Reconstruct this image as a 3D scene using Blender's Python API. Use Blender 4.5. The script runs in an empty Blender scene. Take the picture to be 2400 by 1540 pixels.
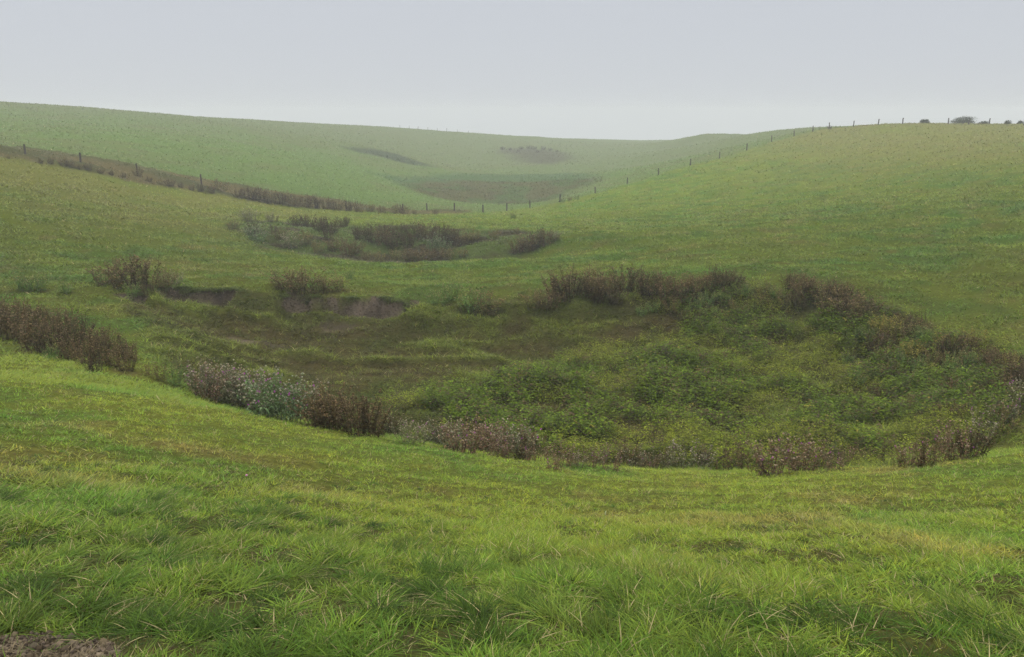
import bpy, math, random
import numpy as np
from mathutils import Vector

rng = np.random.default_rng(7)
random.seed(7)
S = bpy.context.scene
COL = S.collection

# ------------------------------------------------------------------ camera, sky, sun, exposure
F = 1812.0                                  # focal length in 2400-px units
PITCH = math.radians(15.4)
cam_d = bpy.data.cameras.new('camera')
cam_d.sensor_width = 36.0
cam_d.lens = 36.0 * F / 2400.0
cam_d.clip_start = 0.05
cam_d.clip_end = 5000
cam = bpy.data.objects.new('camera', cam_d)
COL.objects.link(cam)
cam.rotation_euler = (math.radians(90) - PITCH, 0, 0)
S.camera = cam

SUN_EL, SUN_AZ = math.radians(58), math.radians(-35)
W = bpy.data.worlds.new('World')
S.world = W
W.use_nodes = True
nt = W.node_tree
nt.nodes.clear()
out = nt.nodes.new('ShaderNodeOutputWorld')
bg = nt.nodes.new('ShaderNodeBackground')
sky = nt.nodes.new('ShaderNodeTexSky')
sky.sky_type = 'NISHITA'
sky.sun_disc = False
sky.sun_elevation = SUN_EL
sky.sun_rotation = SUN_AZ
tc = nt.nodes.new('ShaderNodeTexCoord')
sep = nt.nodes.new('ShaderNodeSeparateXYZ')
nt.links.new(tc.outputs['Generated'], sep.inputs[0])
ramp = nt.nodes.new('ShaderNodeValToRGB')   # overcast: brighter towards the zenith
e = ramp.color_ramp.elements
e[0].position = 0.0; e[0].color = (0.188, 0.197, 0.211, 1)
e[1].position = 1.0; e[1].color = (.88, .88, .88, 1)
m = ramp.color_ramp.elements.new(0.13); m.color = (0.184, 0.193, 0.209, 1)
m = ramp.color_ramp.elements.new(0.30); m.color = (0.46, 0.475, 0.495, 1)
nt.links.new(sep.outputs['Z'], ramp.inputs[0])
sc10 = nt.nodes.new('ShaderNodeVectorMath'); sc10.operation = 'SCALE'
sc10.inputs['Scale'].default_value = 32.0
nt.links.new(ramp.outputs[0], sc10.inputs[0])
mix = nt.nodes.new('ShaderNodeMix'); mix.data_type = 'RGBA'
mix.inputs['Factor'].default_value = 0.03
nt.links.new(sc10.outputs[0], mix.inputs['A'])
nt.links.new(sky.outputs[0], mix.inputs['B'])
nt.links.new(mix.outputs['Result'], bg.inputs['Color'])
bg.inputs['Strength'].default_value = 0.1
nt.links.new(bg.outputs[0], out.inputs[0])

sd = bpy.data.lights.new('sun', 'SUN')
sd.energy = 1.5
sd.angle = math.radians(24)
sd.color = (1.0, 0.96, 0.89)
so = bpy.data.objects.new('sun', sd)
COL.objects.link(so)
dirv = Vector((math.sin(SUN_AZ) * math.cos(SUN_EL), math.cos(SUN_AZ) * math.cos(SUN_EL), math.sin(SUN_EL)))
so.rotation_euler = dirv.to_track_quat('Z', 'Y').to_euler()

S.view_settings.view_transform = 'Standard'
S.view_settings.look = 'None'
S.view_settings.exposure = 0.0
S.view_settings.gamma = 1.0
S.render.engine = 'CYCLES'
S.cycles.max_bounces = 5
S.cycles.diffuse_bounces = 3
S.cycles.transmission_bounces = 3
S.cycles.volume_bounces = 1
S.cycles.transparent_max_bounces = 4
S.cycles.use_denoising = True
S.cycles.denoising_prefilter = 'NONE'
S.cycles.use_adaptive_sampling = True
S.cycles.adaptive_threshold = 0.006

# ------------------------------------------------------------------ noise
def _hash(ix, iy, s):
    h = (ix.astype(np.int64) * 374761393 + iy.astype(np.int64) * 668265263 + s * 1442695041) & 0x7fffffff
    h = ((h ^ (h >> 13)) * 1274126177) & 0x7fffffff
    h = (h ^ (h >> 16)) & 0x7fffffff
    return (h % 100003) / 100003.0

def vnoise(x, y, s=0):
    ix = np.floor(x); iy = np.floor(y)
    fx = x - ix; fy = y - iy
    fx = fx * fx * (3 - 2 * fx); fy = fy * fy * (3 - 2 * fy)
    a = _hash(ix, iy, s); b = _hash(ix + 1, iy, s); c = _hash(ix, iy + 1, s); d = _hash(ix + 1, iy + 1, s)
    return (a * (1 - fx) + b * fx) * (1 - fy) + (c * (1 - fx) + d * fx) * fy

def fbm(x, y, sc, s=0, n=3):
    v = 0; a = 0.5; t = 0
    ca, sa = math.cos(0.6), math.sin(0.6)
    x = x / sc; y = y / sc
    for k in range(n):
        v = v + a * vnoise(x, y, s + k * 17); t += a
        a *= 0.5
        x, y = (ca * x - sa * y) * 2.03 + 3.1, (sa * x + ca * y) * 2.03 + 1.7
    return v / t

def sstep(a, b, x):
    t = np.clip((x - a) / (b - a), 0, 1)
    return t * t * (3 - 2 * t)

# ------------------------------------------------------------------ terrain heights
SP, CP = math.sin(PITCH), math.cos(PITCH)
def uvd(u, v, D):
    cx = (u - 1200) / F; cy = -(v - 770) / F
    ry = CP + cy * SP; rz = -SP + cy * CP
    k = D / ry
    return (cx * k, D, rz * k)

CTRL_UV = [
 # foreground slope
 (-300,1540,2.05),(400,1540,2.05),(1200,1540,2.08),(2000,1540,2.08),(2700,1540,2.05),
 (0,1200,3.7),(0,1000,6.4),(0,900,9.9),(500,1200,4.6),(500,1050,7.6),
 (1200,1300,4.4),(1200,1180,6.9),(1800,1200,6.2),(1800,1150,8.6),(2400,1200,5.4),(2400,1080,8.8),
 (-500,760,20),(-500,1000,6.5),(2900,1000,11),
 # near rim of the first hollow
 (0,800,20),(160,845,18),(330,870,17),(460,930,15.6),(620,985,14.5),(900,1020,13.6),(1150,1070,13.1),(1400,1096,13),
 (1650,1102,13),(1850,1106,13),(2050,1098,13.2),(2270,1070,13.8),(2400,975,16),(2600,900,17),
 # floor of the first hollow
 (600,860,19.5),(800,930,18),(1000,960,17.3),(1300,985,17),(1600,985,17),(1900,990,16.8),(2150,975,17),
 (450,790,22.5),(700,850,22),(1000,850,22),(1300,850,22),(1600,850,22),(1900,860,21.5),(2150,880,20.5),
 (420,740,25.5),(700,770,25.5),(1000,780,25.6),(1300,775,25.8),(1600,770,25.8),(1900,775,25),(2150,810,23),
 (600,735,27.3),(900,755,26.8),(1200,735,27.7),(1600,720,27.8),
 # far rim of the first hollow
 (0,700,25.5),(150,712,25),(280,692,27.5),(420,677,28.6),(560,677,29),(700,688,29.2),(850,700,29.2),(1000,708,29.2),(1150,700,29.3),(1300,690,29.4),
 (1500,692,29.2),(1740,665,30),(1900,680,28.5),(2040,705,27),(2200,760,24),(2400,830,19.8),
 # strip behind and left field
 (0,620,33),(400,640,34),(700,650,36),(1000,660,36.5),(1300,650,36.5),(1600,625,37),
 (0,500,45),(0,420,60),(-400,560,35),(-400,350,75),(400,600,41),(300,520,52),(400,460,74),(200,420,70),
 (700,530,64),
 # second hollow
 (520,535,58),(600,580,50),(750,602,48.5),(1000,616,48.2),(1150,606,48.8),(1300,562,54),
 (750,575,54),(1000,585,53.5),(1150,578,54),(900,555,58),
 (600,522,63),(850,530,63.5),(1100,538,63),(1330,545,60),
 (1000,505,88),(1300,520,72),(1500,500,78),
 # right hill
 (1800,600,40),(1800,450,88),(1800,400,106),(1500,570,50),(2100,600,37),(2100,450,70),(2100,370,98),(2100,320,124),
 (2400,700,25.5),(2400,600,34),(2400,450,58),(2400,370,80),(2400,320,104),(2900,290,110),(2900,450,50),(1650,470,88),
 # fence line
 (0,352,73),(60,362,75),(190,381,78),(322,402,81),(473,436,85),(700,468,90),(850,485,94),(1001,493,98),(1132,495,102),(1242,487,106),
 (1312,472,110),(1395,452,115),(1470,432,120),(1543,410,125),(1618,387,130),(1686,370,135),(1750,352,140),(1808,334,145),
 (1861,319,149),(1905,308,151),(1943,301,152),(2000,298,148),(2115,292,143),(2222,290,140),(2318,291,138),(2400,292,136),
 # beyond the fence
 (0,300,115),(0,262,160),(0,237,200),(300,262,228),(300,300,150),(300,340,110),(600,281,262),(600,340,150),(500,400,100),
 (935,301,300),(1200,318,340),(1560,329,390),(700,430,102),(850,345,192),(1020,392,180),(800,400,130),
 (950,432,138),(1000,460,124),(1150,479,117),(1280,470,119),(1380,430,140),(1200,445,143),(1000,420,155),(1200,408,180),(1350,408,172),
 (1100,395,200),(1260,387,214),(1180,352,262),(1260,365,240),(1340,378,226),(1320,350,268),(1400,365,245),
 (1500,390,190),(1500,340,285),(1600,345,255),(1578,328,275),(1620,325,256),(1700,345,190),(1800,308,214),(1900,301,200),
 (-500,215,190),(1560,352,250),(1720,330,300),(1700,318,252),(2115,298,162),(2250,299,164),(2400,300,164),(1560,333,360),(1800,320,262),(1900,313,240),(2000,309,228),(2115,306,218),(2250,306,212),(2400,308,208),(2800,312,215),(935,312,400),(1200,329,430),(1560,341,480),(600,292,340),
]
pts = [uvd(*c) for c in CTRL_UV]
pts += [(0,0,-1.42),(-6,0,-1.3),(6,0,-1.5),(0,-6,-0.6),(0,-40,3),(-40,-10,0.5),(40,-10,-1.5),(-60,25,-3.0),(45,25,-4.5),
        (7,15.0,-7.35),(3,14.9,-7.3),(12,15.2,-7.3),(-2,15.6,-7.2),(-6,17.2,-7.1),
        (0,51.2,-9.75),(-8,52,-9.6),(-4,51.4,-9.75),
        (1,126,-14.0),(-5,128,-13.9),(8,222,-13.6),
        (0,520,-27),(-120,520,-12),(120,520,-26),(-210,330,3),(-130,270,-1),
        (900,0,-12),(-900,0,4),(0,900,-55),(0,-900,4),(640,640,-35),(-640,640,-12)]
P = np.array(pts, float)
SCL = 30.0
def tk(r2):
    return np.where(r2 > 1e-12, 0.5 * r2 * np.log(np.maximum(r2, 1e-12)), 0.0)
XY = P[:, :2] / SCL
n = len(P)
K = tk(((XY[:, None] - XY[None]) ** 2).sum(-1)) + np.eye(n) * 2e-3
Q = np.c_[np.ones(n), XY]
A = np.block([[K, Q], [Q.T, np.zeros((3, 3))]])
sol = np.linalg.solve(A, np.r_[P[:, 2], np.zeros(3)])
def tps(x, y):
    x = np.asarray(x, float).ravel() / SCL; y = np.asarray(y, float).ravel() / SCL
    o = np.empty_like(x)
    for i in range(0, len(x), 40000):
        xs, ys = x[i:i + 40000], y[i:i + 40000]
        r2 = (xs[:, None] - XY[None, :, 0]) ** 2 + (ys[:, None] - XY[None, :, 1]) ** 2
        o[i:i + 40000] = tk(r2) @ sol[:n] + sol[n] + xs * sol[n + 1] + ys * sol[n + 2]
    return o

# polar sheet: fine in front, coarse behind, reaching 950 m
th = np.r_[np.arange(-180, -60, 3.0), np.arange(-60, -44, 0.6), np.arange(-44, 44, 0.12), np.arange(44, 60, 0.6), np.arange(60, 180, 3.0)]
rr = np.exp(np.linspace(math.log(0.35), math.log(950), 820))
TH, RR = np.meshgrid(np.radians(th), rr, indexing='ij')
GX, GY = RR * np.sin(TH), RR * np.cos(TH)
GZ = tps(GX, GY).reshape(GX.shape)

LTH = th; LR = np.log(rr)
def hgrid(x, y, G=None):
    G = GZ if G is None else G
    x = np.asarray(x, float); y = np.asarray(y, float)
    t = np.degrees(np.arctan2(x, y)); r = np.log(np.clip(np.hypot(x, y), rr[0], rr[-1] * 0.999))
    ti = np.interp(t, LTH, np.arange(len(LTH))); ri = (r - LR[0]) / (LR[1] - LR[0])
    i = np.clip(ti.astype(int), 0, len(LTH) - 2); j = np.clip(ri.astype(int), 0, len(LR) - 2)
    a = ti - i; b = ri - j
    return (G[i, j] * (1 - a) + G[i + 1, j] * a) * (1 - b) + (G[i, j + 1] * (1 - a) + G[i + 1, j + 1] * a) * b

def ground_at(u, v, lo=1.5, hi=480.0):
    """First point where the line of sight through (u, v) meets the ground."""
    cx = (u - 1200) / F; cy = -(v - 770) / F
    ry = CP + cy * SP; rz = -SP + cy * CP
    D = np.exp(np.linspace(math.log(lo), math.log(hi), 1800))
    k = D / ry
    d = rz * k - hgrid(cx * k, D)
    idx = np.nonzero(d < 0)[0]
    if len(idx) == 0:
        i = int(np.argmin(d)); DD = D[i]
    else:
        i = max(idx[0], 1)
        f = d[i - 1] / (d[i - 1] - d[i]); DD = D[i - 1] + (D[i] - D[i - 1]) * f
    x = cx * DD / ry
    return np.array([x, DD, float(hgrid(x, DD))])

def poly_world(uvs):
    return np.array([ground_at(u, v)[:2] for u, v in uvs])

def sdist(poly, x, y, closed=True):
    """Signed distance (inside negative) from points to a polygon, or plain distance to a polyline."""
    d = np.full(x.shape, 1e9); ins = np.zeros(x.shape, bool)
    m = len(poly)
    for i in range(m if closed else m - 1):
        ax, ay = poly[i]; bx, by = poly[(i + 1) % m]
        ex, ey = bx - ax, by - ay
        t = np.clip(((x - ax) * ex + (y - ay) * ey) / (ex * ex + ey * ey + 1e-9), 0, 1)
        d = np.minimum(d, np.hypot(x - ax - t * ex, y - ay - t * ey))
        if closed:
            c = ((ay > y) != (by > y)) & (x < (bx - ax) * (y - ay) / (by - ay + 1e-12) + ax)
            ins ^= c
    return np.where(ins, -d, d) if closed else d

def linedist(poly, x, y, taper=.55):
    """Distance to a polyline and a 0..1 weight that fades out at its two ends."""
    d = np.full(x.shape, 1e9); s = np.zeros(x.shape); acc = 0.0
    for i in range(len(poly) - 1):
        ax, ay = poly[i]; bx, by = poly[i + 1]
        ex, ey = bx - ax, by - ay; L = math.hypot(ex, ey)
        t = np.clip(((x - ax) * ex + (y - ay) * ey) / (L * L + 1e-9), 0, 1)
        di = np.hypot(x - ax - t * ex, y - ay - t * ey)
        s = np.where(di < d, acc + t * L, s); d = np.minimum(d, di); acc += L
    return d, sstep(0, taper, np.minimum(s, acc - s))

HOLLOW1 = poly_world([(285,692),(400,678),(560,678),(700,690),(850,702),(1000,710),(1150,702),(1300,692),(1500,690),(1740,664),(1900,682),(2040,708),(2190,765),(2320,812),(2420,850),
                      (2460,930),(2385,985),(2300,1052),(2150,1088),(1900,1102),(1650,1099),(1400,1093),(1150,1065),(950,1024),(760,992),(600,968),(470,915),(395,880),(350,830),(335,780),(305,730)])
HOLLOW2 = poly_world([(520,532),(600,579),(750,601),(1000,616),(1150,606),(1240,590),(1310,562),(1330,547),(1200,540),(1100,537),(850,529),(700,521),(590,520)])
HOLLOW3 = poly_world([(925,428),(960,445),(1010,461),(1080,473),(1150,479),(1230,478),(1290,470),(1340,452),(1390,428),(1400,416),(1300,424),(1200,425),(1080,422),(980,424)])
HOLLOW3R = poly_world([(880,405),(925,432),(1390,432),(1415,412),(1350,404),(1100,405)])
HOLLOW4 = poly_world([(1165,349),(1200,368),(1250,384),(1300,383),(1340,372),(1320,358),(1290,350),(1240,348),(1200,346)])
STREAK = poly_world([(812,345),(870,349),(930,362),(1000,386),(1010,391),(960,386),(890,368),(830,352)])
BANK = poly_world([(-40,338),(0,345),(90,354),(180,366),(330,392),(470,417),(600,442),(800,472),(960,492),(1100,493),(1100,500),(960,502),(800,493),(620,477),(480,450),(330,428),(200,400),(100,384),(0,372),(-40,368)])
FENCE_UV = [(-75,345),(60,366),(190,386),(322,404),(473,438),(562,457),(640,470),(720,480),(800,488),(880,493),(944,496),(1001,496),(1065,498),(1132,499),(1188,495),(1242,488),(1312,474),(1395,454),(1470,433),
            (1543,411),(1618,388),(1686,371),(1750,353),(1808,335),(1861,320),(1905,309),(1943,302),(2000,298),(2058,294),(2115,292),(2168,292),(2222,291),(2270,292),(2318,292),(2364,293),(2400,293)]
FENCE_XY = []
for (u, v) in FENCE_UV:
    g = ground_at(u, v, lo=45.0)
    FENCE_XY.append(g[:2])
FENCE_XY = np.array(FENCE_XY)
FIELD2 = np.vstack([[(-700, 60)], FENCE_XY[:28], [(90, 190), (300, 400), (600, 900), (-900, 900)]])
SOIL = poly_world([(-140,1504),(50,1508),(120,1520),(205,1528),(245,1575),(-140,1640)])
SCARPS = [poly_world(s) for s in ([(270,696),(330,688),(362,686)], [(352,684),(430,676),(500,677),(566,680)], [(655,690),(730,694),(800,697),(870,702),(940,708),(995,716)],
                                  [(1215,690),(1290,680)])]
SCARP_H = [0.55, 0.6, 0.6, 0.22]

def ridge(x, y):
    """Narrow, roughly level terrace edges trodden into the hollow."""
    f = fbm(x * .30 + .25 * y, y, 2.1, 141, 3)
    return sstep(.80, .97, 1 - np.abs(2 * f - 1)) * sstep(.30, .5, fbm(x, y, 2.5, 143))

def detail(x, y):
    r = np.hypot(x, y)
    z = (fbm(x, y, 3.5, 1) - .5) * 0.18 * sstep(3, 12, r)
    z = z + (fbm(x, y, 0.55, 5, 2) - .5) * 0.10 * sstep(0.5, 4, r)
    z = z + (fbm(x, y, 0.95, 13, 2) - .5) * 0.17 * sstep(14, 32, r)
    z = z + (fbm(x, y, 11.0, 9) - .5) * 0.5 * sstep(60, 160, r)
    s1 = sdist(HOLLOW1, x, y)
    ins = sstep(0.5, -1.5, s1)
    z = z + ins * ((fbm(x * 0.5, y, 1.7, 21, 3) - .5) * 0.45 + ridge(x, y) * .22)
    z = z - .55 * sstep(-.2, -3.5, s1)
    so = sstep(.15, -.15, sdist(SOIL, x, y))
    z = z + so * ((fbm(x, y, .07, 151, 3) - .5) * .07 - .01)
    s2 = sdist(HOLLOW2, x, y)
    z = z + sstep(0.5, -2, s2) * (fbm(x * .6, y, 2.4, 23, 3) - .5) * 1.0
    sb = sdist(BANK, x, y)
    z = z + sstep(1.0, -1.5, sb) * (fbm(x * .25, y, 1.3, 27, 2) - .3) * 0.75
    for s, h in zip(SCARPS, SCARP_H):
        d, tp = linedist(s, x, y)
        d = d + (fbm(x, y, 0.5, 31, 2) - .5) * 0.34 + (fbm(x, y, .16, 35, 2) - .5) * .16
        hh = h * tp * (.75 + .5 * fbm(x, y, 1.1, 33, 2))
        inside = s1 < 0.06
        z = z - np.where(inside, hh * sstep(0.0, 0.30, d) * np.exp(-np.maximum(d - .3, 0) / 1.3), 0) + np.where(~inside, 0.10 * tp * np.exp(-d / .35), 0)
    return z
GZ = GZ + detail(GX, GY)
GZ = np.where(GZ > 4, 4 + 4 * np.tanh((GZ - 4) / 4), GZ)

# ------------------------------------------------------------------ what grows where
def C(*a): return np.array(a, float)
NETTLE = poly_world([(900,945),(1100,905),(1300,845),(1450,800),(1560,750),(1500,705),(1620,690),(1750,668),(1900,690),(2040,712),(2200,775),(2420,860),(2440,940),(2350,990),(2280,1040),(2100,1082),(1900,1094),(1650,1092),(1400,1086),(1200,1050),(1050,1010)])
BROWN1 = [(620,800,3.2,1.8),(900,860,5.0,2.0),(1350,770,3.2,1.0),(800,775,2.0,.9),(1750,790,2.5,1.0),(1650,930,3.0,1.5),(700,880,2.5,1.3),(1150,800,2.6,.9),(1500,1020,2,1.3),(1600,760,2.0,.6)]
BROWN1 = [(ground_at(u, v)[:2], a, b) for u, v, a, b in BROWN1]
MUD1 = [(790,768,.9,.5),(600,800,.8,.3)]
MUD1 = [(ground_at(u, v)[:2], a, b) for u, v, a, b in MUD1]

def lerp(a, b, t): return a + (b - a) * t[..., None]

def zone(x, y):
    """Albedo of the grass cover, bare-earth share and hollow share at ground points."""
    x = np.asarray(x, float); y = np.asarray(y, float)
    r = np.hypot(x, y)
    n1 = fbm(x, y, 1.3, 41); n2 = fbm(x, y, 5.0, 43); n3 = fbm(x, y, 22.0, 47); n4 = fbm(x, y, 0.5, 53, 2)
    c = np.zeros(x.shape + (3,)) + C(.150, .190, .020)
    c = lerp(c, C(.095, .170, .020), sstep(.42, .70, n1 * .55 + n2 * .45))
    c = lerp(c, C(.205, .175, .045), sstep(.52, .80, fbm(x, y, .8, 59) * .6 + fbm(x, y, 3.2, 61) * .4) * .75)
    # the nearest grass is longer and a deeper green
    near = sstep(5.6, 2.0, r + (n2 - .5) * 3.5 + np.clip(x, -3, 3) * .25)
    c = lerp(c, C(.082, .132, .015) * (0.75 + .5 * n4[..., None]), near * .7)
    c = c * (1 - .31 * sstep(14, 34, r))[..., None] * (1 - sstep(14, 30, r)[..., None] * C(.05, .0, .0))
    c = c * (1 + .55 * sstep(12, 30, r) * (fbm(x, y, 1.2, 67, 3) - .5))[..., None]
    # dry tops of the hills
    up = sstep(55, 120, r) * sstep(18, 60, x) * sstep(.30, .55, n3 * .6 + .3)
    c = lerp(c, C(.128, .114, .040), up * .65)
    lf = sstep(40, 64, r) * sstep(-8, -26, x)
    c = lerp(c, C(.130, .130, .028), lf * (.35 + .5 * sstep(.35, .65, n2)))
    f2 = sstep(.8, -.8, sdist(FIELD2, x, y))
    g2 = lerp(np.zeros_like(c) + C(.080, .124, .030), C(.088, .108, .034), sstep(.35, .7, n3 * .5 + n2 * .5))
    g2 = lerp(g2, C(.090, .108, .042), sstep(140, 230, r) * .7)
    c = lerp(c, g2, f2)
    bare = np.zeros(x.shape)
    # first hollow: dead brown grass, olive grass, green herbs
    s1 = sdist(HOLLOW1, x, y) + (n1 - .5) * .8
    h1 = sstep(.25, -.35, s1)
    k = lerp(np.zeros_like(c) + C(.052, .066, .010), C(.108, .140, .017), ridge(x, y))
    br = sstep(.50, .70, fbm(x * .6, y, 1.6, 73)) * .75
    for (p, a, b) in BROWN1:
        br = np.maximum(br, sstep(1.25, .55, np.hypot((x - p[0]) / a, (y - p[1]) / b) + (n1 - .5) * .9))
    k = lerp(k, C(.066, .054, .015) * (.7 + .6 * n4[..., None]), br * .8 * (1 - .8 * ridge(x, y)))
    c = lerp(c, k, h1)
    for (p, a, b) in MUD1:
        bare = np.maximum(bare, sstep(1.2, .7, np.hypot((x - p[0]) / a, (y - p[1]) / b) + (n1 - .5) * 1.2 + (n4 - .5) * 1.2) * .7)
    sc_ = np.zeros(x.shape)
    for s, h in zip(SCARPS, SCARP_H):
        d, tp = linedist(s, x, y)
        sc_ = np.maximum(sc_, sstep(.80 * h / .6, .45 * h / .6, d + (n1 - .5) * 1.1 + (n4 - .5) * .9) * (s1 < .15) * sstep(.15, .5, tp))
    bare = np.maximum(bare, sc_)
    s2 = sdist(HOLLOW2, x, y) + (n2 - .5) * 2
    h2 = sstep(.6, -.8, s2)
    k2 = lerp(np.zeros_like(c) + C(.078, .110, .022), C(.055, .048, .022), sstep(.50, .62, fbm(x * .7, y, 2.0, 83)))
    c = lerp(c, k2, h2)
    s3r = sdist(HOLLOW3R, x, y) + (n2 - .5) * 5
    c = lerp(c, C(.045, .080, .026), sstep(3, -4, s3r) * .85)
    s3 = sdist(HOLLOW3, x, y) + (n2 - .5) * 4
    h3 = sstep(2, -3, s3)
    c = lerp(c, lerp(np.zeros_like(c) + C(.062, .062, .021), C(.050, .076, .020), sstep(.45, .65, n2)), h3)
    s4 = sdist(HOLLOW4, x, y) + (n2 - .5) * 8
    h4 = sstep(4, -4, s4)
    c = lerp(c, C(.056, .056, .027), h4 * .9)
    ss = sdist(STREAK, x, y) + (n2 - .5) * 4
    c = lerp(c, C(.034, .048, .022), sstep(3, -2, ss) * .9)  # small scarp's shade put into the colour, along with dark green growth
    sb = sdist(BANK, x, y) + (n2 - .5) * 1.5
    hb = sstep(.5, -.7, sb)
    c = lerp(c, lerp(np.zeros_like(c) + C(.092, .076, .030), C(.062, .064, .024), sstep(.4, .65, fbm(x * .25, y, 1.3, 27, 2))), hb)
    ft = sstep(1.6, .3, sdist(FENCE_XY[26:], x, y, closed=False)) * .6
    c = lerp(c, C(.090, .074, .036), ft)
    so_ = sstep(.05, -.05, sdist(SOIL, x, y) + (n4 - .5) * .22)
    bare = np.maximum(bare, so_)
    hol = np.maximum.reduce([h1, h2, h3, h4, hb])
    return c, bare, hol

EARTH = C(.082, .064, .045)
# ------------------------------------------------------------------ materials
def mat_attr(name, rough=.75, transl=.0, noise=.0, nscale=40., spec=.25, bump=0., bscale=8.):
    m = bpy.data.materials.new(name); m.use_nodes = True
    t = m.node_tree; t.nodes.clear()
    o = t.nodes.new('ShaderNodeOutputMaterial')
    p = t.nodes.new('ShaderNodeBsdfPrincipled')
    p.inputs['Roughness'].default_value = rough
    p.inputs['Specular IOR Level'].default_value = spec
    a = t.nodes.new('ShaderNodeAttribute'); a.attribute_name = 'Col'
    col = a.outputs['Color']
    if noise or bump:
        g = t.nodes.new('ShaderNodeNewGeometry')
    if noise:
        nz = t.nodes.new('ShaderNodeTexNoise'); nz.inputs['Scale'].default_value = nscale; nz.inputs['Detail'].default_value = 6
        t.links.new(g.outputs['Position'], nz.inputs['Vector'])
        mr = t.nodes.new('ShaderNodeMapRange')
        mr.inputs['From Min'].default_value = .25; mr.inputs['From Max'].default_value = .75
        mr.inputs['To Min'].default_value = 1 - noise; mr.inputs['To Max'].default_value = 1 + noise
        t.links.new(nz.outputs['Fac'], mr.inputs['Value'])
        ms = t.nodes.new('ShaderNodeVectorMath'); ms.operation = 'SCALE'
        t.links.new(col, ms.inputs[0]); t.links.new(mr.outputs[0], ms.inputs['Scale'])
        col = ms.outputs[0]
    if bump:
        nb = t.nodes.new('ShaderNodeTexNoise'); nb.inputs['Scale'].default_value = bscale; nb.inputs['Detail'].default_value = 8
        t.links.new(g.outputs['Position'], nb.inputs['Vector'])
        bp = t.nodes.new('ShaderNodeBump'); bp.inputs['Strength'].default_value = bump; bp.inputs['Distance'].default_value = .08
        t.links.new(nb.outputs['Fac'], bp.inputs['Height']); t.links.new(bp.outputs[0], p.inputs['Normal'])
    t.links.new(col, p.inputs['Base Color'])
    if transl:
        tr = t.nodes.new('ShaderNodeBsdfTranslucent'); t.links.new(col, tr.inputs['Color'])
        mx = t.nodes.new('ShaderNodeMixShader'); mx.inputs[0].default_value = transl
        t.links.new(p.outputs[0], mx.inputs[1]); t.links.new(tr.outputs[0], mx.inputs[2])
        t.links.new(mx.outputs[0], o.inputs[0])
    else:
        t.links.new(p.outputs[0], o.inputs[0])
    return m
M_GROUND = mat_attr('turf_and_earth', 1.0, 0, .35, 14., .0, .9, 5.)
M_BLADE = mat_attr('grass_blade', .5, .25, 0, 1, .05)
M_PLANT = mat_attr('plant_tissue', .9, .12, .25, 60., .02)
M_WOOD = mat_attr('weathered_wood', .9, 0, .35, 30., .1)
M_WIRE = mat_attr('galvanised_wire', .5, 0, .1, 30., .5)

def mesh_np(name, V, faces_loops, loop_tot, col, mat, parent=None, smooth=False):
    me = bpy.data.meshes.new(name)
    nv = len(V); nl = len(faces_loops); nf = len(loop_tot)
    me.vertices.add(nv); me.vertices.foreach_set('co', np.ascontiguousarray(V, np.float32).ravel())
    me.loops.add(nl); me.loops.foreach_set('vertex_index', np.ascontiguousarray(faces_loops, np.int32))
    me.polygons.add(nf)
    st = np.zeros(nf, np.int32); st[1:] = np.cumsum(loop_tot)[:-1]
    me.polygons.foreach_set('loop_start', st)
    if smooth:
        me.polygons.foreach_set('use_smooth', np.ones(nf, bool))
    me.update(calc_edges=True)
    ca = me.attributes.new('Col', 'FLOAT_COLOR', 'POINT')
    ca.data.foreach_set('color', np.ascontiguousarray(np.c_[col, np.ones(nv)], np.float32).ravel())
    me.materials.append(mat)
    return me

def link(name, me, parent=None):
    o = bpy.data.objects.new(name, me); COL.objects.link(o)
    if parent is not None: o.parent = parent
    return o
def tag(o, label=None, cat=None, group=None, kind=None):
    if label: o['label'] = label
    if cat: o['category'] = cat
    if group: o['group'] = group
    if kind: o['kind'] = kind
    return o

# ------------------------------------------------------------------ the ground sheet
nt_, nr_ = GX.shape
V = np.c_[GX.ravel(), GY.ravel(), GZ.ravel()]
ii, jj = np.meshgrid(np.arange(nt_), np.arange(nr_ - 1), indexing='ij')
i2 = (ii + 1) % nt_
quads = np.stack([ii * nr_ + jj, ii * nr_ + jj + 1, i2 * nr_ + jj + 1, i2 * nr_ + jj], -1).reshape(-1, 4)[:, ::-1]
V = np.vstack([V, [[0, 0, float(GZ[:, 0].mean())]]])
ctr = len(V) - 1
fan = np.stack([np.arange(nt_) * nr_, ((np.arange(nt_) + 1) % nt_) * nr_, np.full(nt_, ctr)], -1)[:, ::-1]
loops = np.r_[quads.ravel(), fan.ravel()]
tot = np.r_[np.full(len(quads), 4), np.full(len(fan), 3)]
c, bare, hol = zone(V[:, 0], V[:, 1])
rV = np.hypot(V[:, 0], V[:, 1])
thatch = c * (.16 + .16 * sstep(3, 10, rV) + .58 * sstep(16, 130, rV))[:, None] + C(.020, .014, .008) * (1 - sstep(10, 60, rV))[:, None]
ev = sstep(.3, .7, fbm(V[:, 0], V[:, 1], .09, 97, 3)) * .7 * (rV < 10) + sstep(.35, .65, fbm(V[:, 0], V[:, 1], .6, 99, 2)) * .6
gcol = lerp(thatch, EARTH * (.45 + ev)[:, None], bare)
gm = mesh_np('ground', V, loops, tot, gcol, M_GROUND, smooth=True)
tag(link('ground', gm), 'rolling green pasture with bowl-shaped hollows running up a misty valley', None, None, 'structure')

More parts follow.
